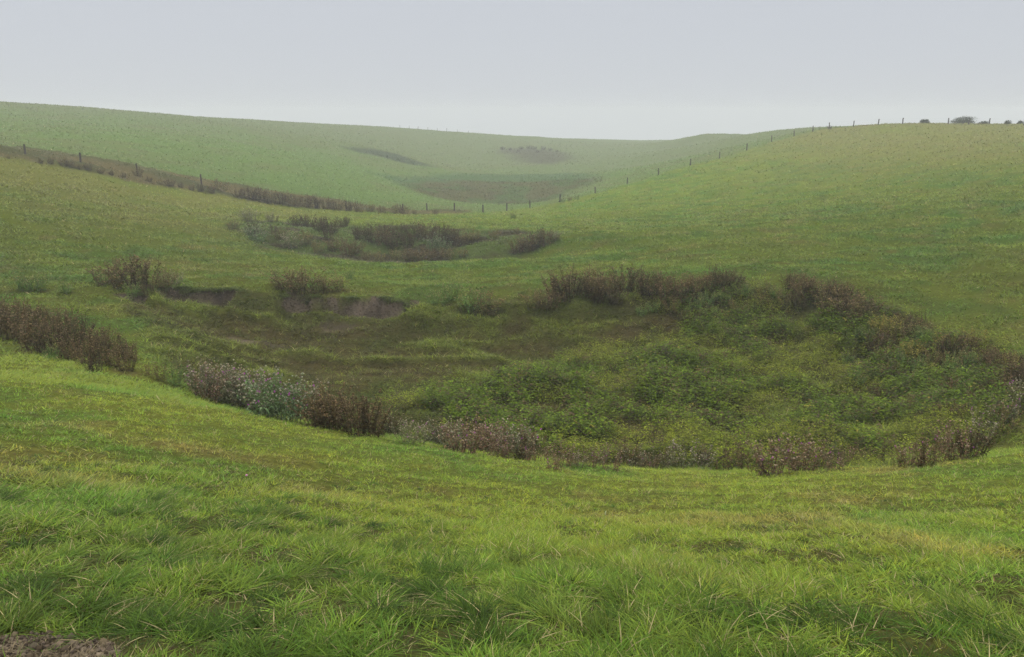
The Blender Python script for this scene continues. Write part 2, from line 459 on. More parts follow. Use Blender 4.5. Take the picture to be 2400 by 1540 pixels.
# ------------------------------------------------------------------ grass
def blade_mesh(name, x, y, z, L, wd, yaw, lean, curl, col, segs=3):
    nb = len(x)
    ts = np.linspace(0, 1, segs + 1)
    hx, hy = np.cos(yaw), np.sin(yaw)
    tw = yaw + np.pi / 2 + rng.uniform(-.9, .9, nb)
    sx, sy = np.cos(tw), np.sin(tw)
    Vv = np.empty((nb, 2 * segs + 1, 3), np.float32)
    for k, t in enumerate(ts):
        a = lean * t + curl * t * t
        h = L * a
        up = L * (t * np.sqrt(np.maximum(1 - (lean * .75) ** 2, .1)) - .42 * curl * t * t)
        px, py, pz = x + hx * h, y + hy * h, z + up
        w = wd * (1 - t ** 1.7) * .5
        if k < segs:
            Vv[:, 2 * k] = np.stack([px - sx * w, py - sy * w, pz], -1)
            Vv[:, 2 * k + 1] = np.stack([px + sx * w, py + sy * w, pz], -1)
        else:
            Vv[:, 2 * k] = np.stack([px, py, pz], -1)
    base = (np.arange(nb) * (2 * segs + 1))[:, None]
    lp = []; per = []
    for k in range(segs - 1):
        lp += [2 * k, 2 * k + 1, 2 * k + 3, 2 * k + 2]; per.append(4)
    lp += [2 * segs - 2, 2 * segs - 1, 2 * segs]; per.append(3)
    loops = (base + np.array(lp)[None]).ravel()
    tot = np.tile(per, nb)
    cc = np.repeat(col, 2 * segs + 1, 0)
    return mesh_np(name, Vv.reshape(-1, 3), loops, tot, cc, M_BLADE)

def jitter(col, nb, a=.22, sp=.06):
    b = rng.normal(1, a, (nb, 1)).clip(.45, 1.7)
    h = rng.normal(0, .07, (nb, 1))
    k = col * b
    k = k * np.c_[1 + h, np.ones(nb), 1 - h]
    straw = rng.random(nb) < sp
    k[straw] = C(.30, .25, .12) * rng.uniform(.6, 1.2, (straw.sum(), 1))
    return k.clip(.004, .8)

HALF = math.radians(47)
def near_grass(ntuft, r0, r1, per, dens_pow, name, segs, half):
    # tufts of blades fanning from a common root, thinning with distance
    u_ = rng.random(ntuft)
    r = (r0 ** dens_pow + u_ * (r1 ** dens_pow - r0 ** dens_pow)) ** (1 / dens_pow)
    t = rng.uniform(-half, half, ntuft)
    tx, ty = r * np.sin(t), r * np.cos(t)
    c, bare, hol = zone(tx, ty)
    tall = sstep(.48, .75, fbm(tx, ty, .6, 101, 2)) * sstep(7.0, 1.8, r + (fbm(tx, ty, 1.5, 103) - .5) * 4)
    keep = rng.random(ntuft) > np.clip(bare * 1.1, 0, .96)
    gap = sstep(.40, .56, fbm(tx, ty, .22, 105, 2) * .6 + fbm(tx, ty, .8, 107, 2) * .4)
    low = rng.random(ntuft) > 1 - (1 - gap) * (.45 + .5 * sstep(8, 2.5, r))
    keep &= ~((hol > .5) & (rng.random(ntuft) < .35))
    tx, ty, c, tall, r, hol, low = tx[keep], ty[keep], c[keep], tall[keep], r[keep], hol[keep], low[keep]
    tall = np.where(low, 0, tall)
    c = np.where(low[:, None], np.where(rng.random((len(tx), 1)) < .5, np.array([[.055, .044, .017]]), np.array([[.034, .050, .010]])), c)
    nt2 = len(tx)
    cnt = (per * rng.uniform(.5, 1.5, nt2) * (1 + 1.6 * tall)).astype(int).clip(2)
    idx = np.repeat(np.arange(nt2), cnt); nb = len(idx)
    rad = (.010 + .022 * rng.random(nt2) + .020 * tall)[idx] * np.sqrt(rng.random(nb)) * (1 + .12 * r[idx])
    an = rng.uniform(0, 2 * np.pi, nb)
    x = tx[idx] + rad * np.cos(an); y = ty[idx] + rad * np.sin(an)
    tuft_yaw = rng.uniform(0, 2 * np.pi, nt2)[idx]
    yaw = np.where(rng.random(nb) < .6, an + rng.normal(0, .5, nb), tuft_yaw + rng.normal(0, .7, nb))
    L = (.020 + .024 * rng.random(nt2) + .042 * tall)[idx] * rng.uniform(.5, 1.3, nb) * (1 + .035 * r[idx])
    wd = rng.uniform(.0022, .0044, nb) * (1 + .10 * r[idx]) * (1 + .3 * tall[idx])
    L = L * np.where(low[idx], .55, 1)
    lean = rng.uniform(.15, .95, nb) + .35 * low[idx]; curl = rng.uniform(.25, 1.15, nb)
    z = hgrid(x, y) - .006
    tint = rng.normal(1.06, .26, (nt2, 1)).clip(.45, 1.7) * np.c_[1 + rng.normal(0, .09, nt2), np.ones(nt2), np.ones(nt2)]
    col = jitter((c * tint)[idx], nb, .28)
    print(name, nb)
    return blade_mesh(name, x, y, z, L, wd, yaw, lean, curl, col, segs)

def far_grass(nb, r0, r1, name, ht=1.0, segs=2):
    r = np.exp(rng.uniform(math.log(r0), math.log(r1), nb))
    t = rng.uniform(-HALF, HALF, nb)
    x, y = r * np.sin(t), r * np.cos(t)
    c, bare, hol = zone(x, y)
    keep = rng.random(nb) > np.clip(bare * 1.1, 0, .96)
    cl = fbm(x, y, .35, 111, 2) * .5 + fbm(x, y, 1.4, 113, 2) * .5
    keep &= rng.random(nb) < sstep(.38, .58, cl) * .9 + .10
    x, y, c, r, cl = x[keep], y[keep], c[keep], r[keep], cl[keep]; nb = len(x)
    L = (.05 + .002 * r + .06 * sstep(.5, .8, cl)) * rng.uniform(.6, 1.4, nb) * ht
    L = np.minimum(L, .30)
    wd = (.006 + .00075 * r) * rng.uniform(.6, 1.4, nb)
    yaw = rng.uniform(0, 2 * np.pi, nb)
    z = hgrid(x, y) - .01
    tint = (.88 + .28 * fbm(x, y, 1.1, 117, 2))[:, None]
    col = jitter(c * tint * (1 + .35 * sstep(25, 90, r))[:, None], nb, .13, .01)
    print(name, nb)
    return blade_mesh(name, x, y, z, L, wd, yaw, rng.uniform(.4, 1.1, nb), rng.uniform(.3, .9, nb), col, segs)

tag(link('foreground_grass', near_grass(34000, 1.1, 6.5, 17, 1.5, 'foreground_grass', 3, math.radians(68))), 'long tufted yellow-green grass in the foreground', 'grass', None, 'stuff')
tag(link('slope_grass', near_grass(50000, 5.0, 17.5, 10, 1.1, 'slope_grass', 2, math.radians(55))), 'short yellow-green grass on the slope above the nearest hollow', 'grass', None, 'stuff')
tag(link('meadow_grass', far_grass(490000, 13.0, 75.0, 'meadow_grass')), 'cropped grass around and between the hollows', 'grass', None, 'stuff')
tag(link('hill_grass', far_grass(250000, 60.0, 320.0, 'hill_grass')), 'distant tussocky grass on the misty hillsides', 'grass', None, 'stuff')

def tussocks(nt_, r0, r1, name):
    r = np.sqrt(rng.uniform(r0 ** 2, r1 ** 2, nt_)); t = rng.uniform(-1.1, 1.1, nt_)
    tx, ty = r * np.sin(t), r * np.cos(t)
    c, bare, hol = zone(tx, ty)
    big = sstep(6.5, 2.2, r + np.clip(tx, -3, 3) * .4 + (fbm(tx, ty, 1.2, 171) - .5) * 3)
    keep = (bare < .3) & (rng.random(nt_) < .25 + .75 * big)
    tx, ty, c, big, r = tx[keep], ty[keep], c[keep], big[keep], r[keep]; m = len(tx)
    idx = np.repeat(np.arange(m), (60 + 110 * big).astype(int)); nb = len(idx)
    an = rng.uniform(0, 2 * np.pi, nb); q = np.sqrt(rng.random(nb))
    x = tx[idx] + (.02 + .045 * big[idx]) * q * np.cos(an); y = ty[idx] + (.02 + .045 * big[idx]) * q * np.sin(an)
    L = (.035 + .055 * big * rng.uniform(.4, 1.2, m))[idx] * rng.uniform(.45, 1.2, nb)
    wd = rng.uniform(.0026, .0050, nb) * (1 + .09 * r[idx])
    comb = rng.uniform(0, 6.28, m)[idx]
    yaw = np.where(rng.random(nb) < .45, an + rng.normal(0, .5, nb), comb + rng.normal(0, .8, nb))
    dk = rng.uniform(.45, 1.2, (m, 1)); gr = rng.random((m, 1)) < .55
    tc = np.where(gr, np.array([[.056, .104, .010]]), c) * dk
    col = jitter(tc[idx], nb, .28, .05)
    print(name, nb)
    return blade_mesh(name, x, y, hgrid(x, y) - .008, L, wd, yaw, .15 + .8 * q * rng.uniform(.6, 1.1, nb), rng.uniform(.5, 1.6, nb), col, 4)
tag(link('tussock_grass', tussocks(2100, 1.2, 7.5, 'tussock_grass')), 'dark green drooping tufts among the foreground grass', 'grass', None, 'stuff')

# turf hanging over the bare earth edges
fx_, fy_ = [], []
for sc in SCARPS:
    for k in range(len(sc) - 1):
        n_ = int(np.hypot(*(sc[k + 1] - sc[k])) * 420)
        t_ = rng.random(n_)
        p_ = sc[k] + (sc[k + 1] - sc[k]) * t_[:, None]
        g_ = fbm(p_[:, 0], p_[:, 1], .6, 191) > .44
        fx_.append(p_[g_, 0] + rng.normal(0, .09, g_.sum())); fy_.append(p_[g_, 1] + rng.normal(.12, .07, g_.sum()))
fx_, fy_ = np.concatenate(fx_), np.concatenate(fy_); n_f = len(fx_)
tag(link('turf_fringe', blade_mesh('turf_fringe', fx_, fy_, hgrid(fx_, fy_) - .01, rng.uniform(.10, .26, n_f), rng.uniform(.010, .020, n_f), rng.normal(-1.57, .7, n_f), rng.uniform(.4, 1.0, n_f), rng.uniform(.8, 1.7, n_f),
    np.array([[.085, .115, .016]]) * rng.uniform(.5, 1.35, (n_f, 1)), 3)), 'grass overhanging the bare earth banks of the nearest hollow', 'grass', None, 'stuff')

# crumbled clods and small stones on the bare earth
def clod_mesh(name):
    px, pr = [], []
    for sc, h in zip(SCARPS, SCARP_H):
        for k in range(len(sc) - 1):
            ln = np.hypot(*(sc[k + 1] - sc[k])); n_ = int(ln * 330)
            p_ = sc[k] + (sc[k + 1] - sc[k]) * rng.random((n_, 1)) + np.c_[rng.normal(0, .08, n_), -rng.uniform(-.08, .75, n_) * h / .6]
            px.append(p_); pr.append(rng.uniform(.010, .042, n_))
    n_ = 4200
    p_ = np.c_[rng.uniform(bb0[0], bb1[0] + .2, n_), rng.uniform(bb0[1], bb1[1] + .2, n_)]
    p_ = p_[sdist(SOIL, p_[:, 0], p_[:, 1]) < .15]
    px.append(p_); pr.append(rng.uniform(.002, .011, len(p_)) * (1 + (rng.random(len(p_)) < .06)))
    p = np.vstack(px); r = np.concatenate(pr)
    k = zone(p[:, 0], p[:, 1])[1] > .25
    p, r = p[k], r[k]; n_ = len(r)
    z = hgrid(p[:, 0], p[:, 1])
    oc = np.array([[1, 0, 0], [0, 1, 0], [-1, 0, 0], [0, -1, 0], [0, 0, 1], [0, 0, -1.0]])
    fc = np.array([[0, 1, 4], [1, 2, 4], [2, 3, 4], [3, 0, 4], [1, 0, 5], [2, 1, 5], [3, 2, 5], [0, 3, 5]])
    a = rng.uniform(0, 6.28, n_)
    sh = rng.uniform(.6, 1.35, (n_, 6, 1)) * oc[None]
    vx = sh[..., 0] * np.cos(a)[:, None] - sh[..., 1] * np.sin(a)[:, None]; vy = sh[..., 0] * np.sin(a)[:, None] + sh[..., 1] * np.cos(a)[:, None]
    V_ = np.stack([p[:, :1] + vx * r[:, None], p[:, 1:] + vy * r[:, None], z[:, None] + sh[..., 2] * r[:, None] * .8 + r[:, None] * .2], -1)
    col = EARTH * rng.uniform(.3, 1.5, (n_, 1)) * np.c_[np.ones(n_), rng.uniform(.95, 1.05, n_), rng.uniform(.85, 1.1, n_)]
    lp = (np.arange(n_)[:, None] * 6 + fc.ravel()[None]).ravel()
    print(name, n_)
    return mesh_np(name, V_.reshape(-1, 3), lp, np.full(n_ * 8, 3), np.repeat(col, 6, 0), M_GROUND)
bb0, bb1 = SOIL.min(0), SOIL.max(0)
tag(link('soil_clods', clod_mesh('soil_clods')), 'crumbled brown soil on the bare earth banks and the bare corner', 'soil', None, 'stuff')
# dry stalks lying on the bare soil
bb = SOIL.min(0), SOIL.max(0)
lx_ = rng.uniform(bb[0][0], bb[1][0], 900); ly_ = rng.uniform(bb[0][1], bb[1][1], 900)
kk = sdist(SOIL, lx_, ly_) < .1; lx_, ly_ = lx_[kk], ly_[kk]; n_l = len(lx_)
tag(link('dry_litter', blade_mesh('dry_litter', lx_, ly_, hgrid(lx_, ly_) + .003, rng.uniform(.015, .06, n_l), rng.uniform(.0015, .003, n_l), rng.uniform(0, 6.28, n_l), rng.uniform(1.15, 1.28, n_l), rng.uniform(0, .15, n_l),
    np.array([[.19, .15, .085]]) * rng.uniform(.3, 1.1, (n_l, 1)), 2)), 'dry straw scattered on the bare soil in the bottom left corner', 'straw', None, 'stuff')

# ------------------------------------------------------------------ thistles, herbs, scrub
class MB:
    def __init__(self): self.v = []; self.f = []; self.c = []
    def add(self, vs, fs, col):
        b = len(self.v)
        self.v += [tuple(p) for p in vs]; self.c += [tuple(col)] * len(vs)
        self.f += [tuple(b + i for i in f) for f in fs]
    def tube(self, pts, r0, r1, col, n=3):
        pts = [np.asarray(p, float) for p in pts]
        vs = []; m = len(pts)
        for k, p in enumerate(pts):
            d = pts[min(k + 1, m - 1)] - pts[max(k - 1, 0)]
            d = d / (np.linalg.norm(d) + 1e-9)
            a = np.cross(d, (0.31, 0.92, 0.2)); a /= np.linalg.norm(a) + 1e-9
            b = np.cross(d, a); r = r0 + (r1 - r0) * k / (m - 1)
            for q in range(n):
                an = 2 * math.pi * q / n
                vs.append(p + (a * math.cos(an) + b * math.sin(an)) * r)
        fs = []
        for k in range(m - 1):
            for q in range(n):
                fs.append((k * n + q, k * n + (q + 1) % n, (k + 1) * n + (q + 1) % n, (k + 1) * n + q))
        fs.append(tuple((m - 1) * n + q for q in range(n)))
        self.add(vs, fs, col)
    def leaf(self, p, d, L, w, col, droop=.35):
        p = np.asarray(p, float); d = np.asarray(d, float); d /= np.linalg.norm(d) + 1e-9
        s = np.cross(d, (0, 0, 1)); s /= np.linalg.norm(s) + 1e-9
        m1 = p + d * L * .5 + np.array((0, 0, .02 * L)); tip = p + d * L - np.array((0, 0, droop * L))
        up = np.array((0, 0, .18 * w))
        self.add([p, m1 - s * w * .5 + up, m1 + s * w * .5 + up, tip, m1], [(0, 4, 1), (0, 2, 4), (1, 4, 3), (4, 2, 3)], col)
    def head(self, p, d, r, col, ln=1.25):
        p = np.asarray(p, float); d = np.asarray(d, float); d /= np.linalg.norm(d) + 1e-9
        a = np.cross(d, (0.3, 0.9, 0.1)); a /= np.linalg.norm(a) + 1e-9; b = np.cross(d, a)
        vs = [p]
        for h, k in ((.35, .85), (.75, 1.0), (1.25, .75)):
            for q in range(5):
                an = 2 * math.pi * q / 5
                vs.append(p + d * h * r * ln + (a * math.cos(an) + b * math.sin(an)) * r * k)
        vs.append(p + d * r * ln * 1.45)
        fs = [(0, 1 + (q + 1) % 5, 1 + q) for q in range(5)]
        for k in range(2):
            fs += [(1 + 5 * k + q, 1 + 5 * k + (q + 1) % 5, 6 + 5 * k + (q + 1) % 5, 6 + 5 * k + q) for q in range(5)]
        fs += [(11 + q, 11 + (q + 1) % 5, 16) for q in range(5)]
        self.add(vs, fs, col)
    def build(self, name, mat):
        me = bpy.data.meshes.new(name)
        me.from_pydata(self.v, [], self.f); me.update()
        a = me.attributes.new('Col', 'FLOAT_COLOR', 'POINT')
        a.data.foreach_set('color', np.c_[np.array(self.c), np.ones(len(self.c))].astype(np.float32).ravel())
        me.materials.append(mat)
        return me

R = random.Random(11)
def jit(c, a=.2):
    k = R.uniform(1 - a, 1 + a)
    return tuple(max(.003, x * k * R.uniform(.92, 1.08)) for x in c)

STY = {  # stem, leaf choices, dried head, share of purple flowers
 'brown': ((.072, .049, .021), [(.078, .056, .023), (.110, .080, .033), (.046, .034, .015), (.066, .072, .020)], (.132, .094, .050), .02),
 'dark':  ((.036, .025, .012), [(.042, .030, .013), (.068, .050, .021), (.028, .022, .010), (.050, .054, .016)], (.090, .064, .036), .02),
 'pink':  ((.110, .066, .036), [(.130, .082, .046), (.095, .066, .036), (.082, .086, .034)], (.205, .150, .098), .04),
 'grey':  ((.115, .112, .055), [(.120, .124, .060), (.092, .104, .046), (.120, .098, .052)], (.235, .205, .140), .04),
 'green': ((.090, .120, .045), [(.090, .140, .055), (.110, .155, .070), (.075, .120, .040)], (.185, .180, .120), .06),
 'weed':  ((.085, .120, .030), [(.075, .140, .030), (.100, .155, .035), (.065, .110, .030)], (.160, .150, .060), .0),
 'olive': ((.110, .095, .030), [(.130, .125, .030), (.110, .090, .032), (.090, .110, .026), (.080, .055, .026)], (.165, .120, .058), .0),
 'yellow':((.160, .140, .030), [(.230, .200, .035), (.190, .180, .040), (.150, .145, .032)], (.200, .160, .050), .0),
 'rust':  ((.120, .055, .022), [(.110, .062, .026), (.095, .095, .026)], (.185, .075, .030), .0),
}
PURPLE = [(.30, .075, .26), (.36, .11, .30), (.27, .06, .24)]
def thistle_mesh(seed, n, style, rad=.55, H=1.0, leafy=1.2, flare=.50, heads=1.0, lod=0):
    """A clump of branching stems about 1 m tall. Returns stem, foliage, dried-head meshes and purple flower spots."""
    R.seed(seed)
    st, lc, hc, pf = STY[style]
    A_, B_, D_ = MB(), MB(), MB(); purple = []
    for i in range(n):
        an = R.uniform(0, 2 * math.pi); q = math.sqrt(R.random())
        bx, by = rad * q * math.cos(an) * .55, rad * q * math.sin(an) * .55
        lean = flare * q * R.uniform(.4, 1.3) + R.uniform(-.05, .08)
        la = an + R.uniform(-.5, .5)
        h = H * R.uniform(.60, 1.04) * (1 - .34 * q * q)
        cx, cy = math.cos(la), math.sin(la)
        pts = []
        wob = R.uniform(-.04, .04)
        for k in range(5):
            t = k / 4
            pts.append((bx + cx * lean * (t ** 1.4) * h + wob * math.sin(3 * t), by + cy * lean * (t ** 1.4) * h + wob * math.cos(3 * t), h * t - .03 * (k == 0)))
        sc_ = jit(st, .3)
        A_.tube(pts, .0065, .0032, sc_)
        P_ = np.array(pts)
        def at(t):
            f = t * 4; k = min(int(f), 3); return P_[k] + (P_[k + 1] - P_[k]) * (f - k)
        for k in range(int(R.uniform(9, 14) * leafy)):
            t = R.uniform(.06, .92); a2 = R.uniform(0, 2 * math.pi)
            L = R.uniform(.07, .16) * (1.15 - .5 * t)
            B_.leaf(at(t), (math.cos(a2), math.sin(a2), R.uniform(-.1, .7)), L, L * R.uniform(.24, .42), jit(R.choice(lc), .6), R.uniform(.1, .6))
        tips = [(P_[-1], P_[-1] - P_[-2])]
        for k in range(R.randint(2, 5)):
            t = R.uniform(.50, .93); a2 = R.uniform(0, 2 * math.pi); p = at(t)
            L = h * R.uniform(.10, .26) * (1.5 - t)
            d = np.array((math.cos(a2) * .6, math.sin(a2) * .6, R.uniform(.6, 1.1)))
            e = p + d / np.linalg.norm(d) * L
            A_.tube([p, p + (e - p) * .5 + np.array((d[0], d[1], 0)) * L * .12, e], .0036, .0024, sc_)
            tips.append((e, d))
            for _ in range(int(2 * leafy)):
                a3 = R.uniform(0, 2 * math.pi)
                B_.leaf(p + (e - p) * R.random(), (math.cos(a3), math.sin(a3), .4), R.uniform(.04, .09), R.uniform(.012, .024), jit(R.choice(lc), .3), .3)
        for (e, d) in tips:
            if heads < R.random(): continue
            r = R.uniform(.012, .023)
            D_.head(e, d, r, jit(hc, .5))
            if R.random() < pf:
                dn = np.asarray(d, float) / np.linalg.norm(d)
                purple.append((tuple(e + dn * r * 1.5), tuple(dn), r))
    return A_, B_, D_, purple

def flower_mesh():
    out = []
    for cpu in PURPLE:
        R.seed(5)
        m_ = MB(); m_.head((0, 0, -.004), (0, 0, 1), .017, cpu, .7)
        for k in range(14):
            a = 2 * math.pi * k / 14
            m_.leaf((0, 0, .004), (math.cos(a) * .55, math.sin(a) * .55, 1), .032, .008, jit(cpu, .2), 0)
        out.append(m_.build('flower_head', M_PLANT))
    return out
FLOWERS = flower_mesh()

TEMPL = {}
def template(style, var, **kw):
    key = (style, var, tuple(sorted(kw.items())))
    if key not in TEMPL:
        a, b, d, pu = thistle_mesh(hash((style, var)) % 1000 if False else sum(map(ord, style)) * 7 + var * 101, kw.get('n', 24), style, **{k: v for k, v in kw.items() if k != 'n'})
        TEMPL[key] = (a.build('stem', M_PLANT), b.build('foliage', M_PLANT), d.build('seed_head', M_PLANT) if d.v else None, pu)
    return TEMPL[key]

def basis(d):
    return Vector(d).to_track_quat('Z', 'Y').to_euler()

def clump(name, u, v, hpx, style, label, cat, group=None, var=None, wide=1.0, flowers=True, **kw):
    """One clump rooted at the ground point seen at (u, v), hpx tall in 2400-px units."""
    g = ground_at(u, v)
    t_ = template(style, R.randint(0, 2) if var is None else var, **kw)
    sc = hpx * math.hypot(g[1], 0) / F / (.98 * math.cos(PITCH) ** 2)
    o = bpy.data.objects.new(name, None); COL.objects.link(o)
    o.location = (g[0], g[1], g[2] - .02)
    o.rotation_euler = (R.uniform(-.05, .05), R.uniform(-.05, .05), R.uniform(0, 6.28))
    o.scale = (sc * wide, sc * wide, sc)
    tag(o, label, cat, group)
    for me in t_[:3]:
        if me is None: continue
        p = link(me.name.split('.')[0], me, o)
        if me.name.startswith('seed_head'): p['kind'] = 'stuff'
    if flowers:
        for k, (p, d, r) in enumerate(t_[3][:16]):
            f = link('flower_head', FLOWERS[k % 3], o)
            f.location = p; f.rotation_euler = basis(d)
            f.scale = (1, 1, 1)
    return o

def stand(items, name, style, label, cat, group, du=14, dv=7, **kw):
    for (u, v, h) in items:
        st = style if isinstance(style, str) else R.choice(style)
        clump(name, u + R.uniform(-du, du), v + R.uniform(-dv, dv), h * R.uniform(.88, 1.12), st, label, cat, group, **kw)

R.seed(3)
# the dense brown stand on the left
stand([(-20,742,58),(30,748,60),(80,760,60),(10,765,70),(60,778,72),(110,775,62),(150,780,58),(-15,790,85),(35,798,82),(90,806,84),(140,805,78),(190,800,60),(230,812,58),
       (70,822,84),(125,832,84),(175,836,82),(215,838,76),(262,828,62),(285,838,62),(160,850,70),(205,854,72),(245,856,72),(285,858,68),(312,850,62),(225,866,50),(305,866,56)],
      'thistle', ['brown', 'brown', 'dark'], 'brown dried thistle in the dense stand at the left edge, above the near slope', 'thistle', 'dried thistles in the left stand', flowers=False, n=30)
for (u, v, h, st, lab) in [(120,846,46,'weed','low green weed in front of the dense brown thistle stand'),
    (375,893,48,'brown','low brown thistle right of the dense brown stand'),(412,905,60,'weed','leafy green thistle between the brown stand and the flowering thistles'),
    (345,880,34,'olive','short olive weed at the right foot of the dense brown stand')]:
    clump('thistle', u, v, h, st, lab, 'thistle', n=16)
# flowering greyish thistles, the tall green clump, then the dark one
stand([(460,925,84),(485,934,92),(510,938,98),(540,952,102),(575,962,100),(490,915,74),(555,930,86),(525,925,84),(590,955,96)], 'thistle', ['grey', 'pink', 'grey'], 'greyish flowering thistle left of the tall green clump on the near rim', 'thistle', 'greyish flowering thistles left of the green clump', n=22)
clump('thistle', 625, 978, 122, 'green', 'tall green thistle with pale heads and purple flowers, left one of the clump', 'thistle', n=34, var=0, wide=1.0)
clump('thistle', 668, 984, 116, 'green', 'tall green thistle with purple flowers, between a green one and the dark stand', 'thistle', n=34, var=1, wide=1.0)
clump('thistle', 712, 985, 108, 'grey', 'grey-green thistle with pale heads at the right of the green clump', 'thistle', n=30, var=2)
stand([(745,996,104),(780,1004,108),(815,1010,108),(850,1016,104),(885,1020,90),(735,985,90),(800,990,100),(860,1000,90),(905,1020,64),(770,1003,96)], 'thistle', ['dark', 'brown', 'dark'], 'dark brown dried thistle in the tall stand right of the green clump', 'thistle', 'dark dried thistles on the near rim', n=30, flowers=False)
stand([(935,1028,64),(960,1034,70),(985,1038,76),(1010,1042,72),(1035,1052,80)], 'thistle', 'grey', 'thin pale grey-green thistle between the dark stand and the pinkish grey stand', 'thistle', 'thin pale thistles on the near rim', n=14)
stand([(1055,1052,84),(1090,1062,104),(1130,1068,104),(1165,1074,92),(1200,1078,96),(1235,1080,88),(1075,1048,76),(1110,1052,96),(1150,1060,80),(1215,1066,80)], 'thistle', ['pink', 'grey', 'grey', 'brown'], 'pinkish grey flowering thistle in the middle stand of the near rim', 'thistle', 'pinkish grey thistles on the near rim', n=26)
stand([(1265,1088,74),(1290,1092,70),(1315,1092,64),(1340,1095,54),(1358,1095,44)], 'thistle', ['grey', 'pink'], 'low pinkish thistle at the right end of the middle stand', 'thistle', 'low pinkish thistles', n=14)
stand([(1375,1097,52),(1405,1098,62),(1435,1100,70),(1465,1100,72),(1495,1100,62),(1530,1100,56)], 'thistle', ['pink', 'brown', 'grey'], 'low pink-flowered thistle in the centre of the near rim', 'thistle', 'low thistles in the centre of the near rim', n=14)
stand([(1555,1100,60),(1585,1102,82),(1610,1102,84),(1632,1102,72),(1658,1102,52)], 'thistle', 'grey', 'sparse pale grey thistle with white heads left of the big pinkish clump', 'thistle', 'pale sparse thistles', n=10, leafy=.8)
stand([(1682,1104,54),(1710,1102,66),(1732,1100,72),(1755,1106,50)], 'thistle', 'brown', 'thin brown thistle just left of the big pinkish clump', 'thistle', 'thin brown thistles', n=9)
clump('thistle', 1815, 1110, 112, 'pink', 'big pinkish thistle spreading from its root, left half of the large clump', 'thistle', n=30, var=0, wide=1.0, flare=.62)
clump('thistle', 1880, 1104, 104, 'pink', 'big pinkish thistle with pale heads, right half of the large clump', 'thistle', n=30, var=1, wide=1.0, flare=.5)
clump('thistle', 1922, 1110, 26, 'dark', 'low black withered thistle stalk bent over at the foot of the large clump', 'thistle', n=7, flare=1.1, flowers=False)
stand([(1950,1098,58),(1980,1098,66),(2010,1096,74),(2040,1094,64),(2070,1092,60),(2095,1092,50)], 'thistle', ['brown', 'pink', 'olive'], 'low brown thistle between the large pinkish clump and the round brown clump', 'thistle', 'low brown thistles on the near rim', n=14)
clump('thistle', 2135, 1094, 80, 'pink', 'rounded reddish brown thistle, the left one of the round clump', 'thistle', n=26, flare=.5, var=2)
clump('thistle', 2172, 1092, 84, 'brown', 'rounded reddish brown thistle on bare stalks, the right one of the round clump', 'thistle', n=26, flare=.5, var=2)
clump('thistle', 2240, 1078, 98, 'pink', 'tall purple-topped thistle on the near rim, right of the round brown clump', 'thistle', n=26, var=1)
clump('thistle', 2280, 1072, 92, 'dark', 'dark tall thistle right of the purple-topped one on the near rim', 'thistle', n=26)
stand([(2315,1042,72),(2340,1020,76),(2365,1000,84),(2388,975,86),(2350,985,70),(2395,950,76),(2310,1010,60)], 'thistle', ['grey', 'olive', 'grey'], 'sparse grey thistle on the rim at the right edge', 'thistle', 'sparse grey thistles at the right edge', n=12)
stand([(2330,868,50),(2360,878,56),(2390,880,56),(2375,905,60),(2320,940,60),(2360,930,70),(2395,915,70),(2345,900,60),(2390,890,56),(2290,955,50)], 'thistle', ['brown', 'dark', 'brown'], 'brown thistle inside the hollow near the right edge', 'thistle', 'brown thistles inside the hollow at right', n=26, flowers=False)
# beyond the nearest hollow
for (u, v, h, st, lab, w) in [(262,668,58,'brown','left part of the large brown bushy thistle above the bare earth bank',1.3),(305,676,76,'brown','tall middle of the large brown bushy thistle above the bare earth bank',1.25),
    (340,672,70,'dark','dark right part of the large brown bushy thistle above the earth bank',1.2),(383,674,44,'brown','small brown thistle right of the large bushy one',1.2),(408,668,34,'grey','small grey thistle at the right tip of the large bushy one',1.2),
    (312,694,36,'weed','pale green thistle in front of the large bushy one, above the bare earth',1.0),(352,690,30,'dark','small dark weed hanging over the bare earth bank',1.1),
    (672,676,48,'brown','round brown thistle, leftmost of the group behind the bare earth bank',1.35),(705,684,56,'brown','round brown thistle, middle of the group behind the bare earth bank',1.35),
    (752,686,44,'brown','round brown thistle joining the group from the right, behind the bare earth bank',1.35),(786,682,44,'olive','olive brown thistle at the right end of the group behind the bare earth bank',1.3),
    (52,680,42,'weed','thin green weed on the slope behind the dense brown stand, left one',1.2),(84,682,46,'weed','thin green weed on the slope behind the dense brown stand, right one',1.1),(152,686,32,'weed','small thin weed between the brown stand and the bushy thistle',1.1),
    (1022,716,44,'weed','green weed leaning on the right end of the earth bank',1.1),(1057,704,48,'weed','upright green thistle on the far rim',1.0),(1108,728,58,'weed','large grey-green thistle inside the far rim',1.2),(1140,732,54,'olive','grey-green thistle beside the large one inside the far rim',1.2),
    (1255,718,44,'olive','olive brown thistle below the small bare patch of the far rim',1.2),(1282,722,48,'brown','brown thistle just left of the long brown row, set lower',1.2)]:
    clump('thistle', u, v, h * 1.06, st, lab, 'thistle', n=24, wide=w * 1.12, flowers=False)
stand([(1318,698,62),(1345,704,72),(1375,690,62),(1405,692,62),(1435,690,58),(1465,690,58),(1500,692,56),(1530,700,62),(1560,702,66),(1590,700,60),(1615,694,54),(1645,682,50),(1675,674,52),(1702,668,50),(1725,672,46),(1545,690,56),(1390,704,60),(1450,702,48),(1335,680,50)],
      'thistle', ['dark', 'brown', 'dark', 'brown'], 'brown dried thistle in the long row on the far rim of the hollow', 'thistle', 'dried thistles on the far rim', n=28, flowers=False, wide=1.2)
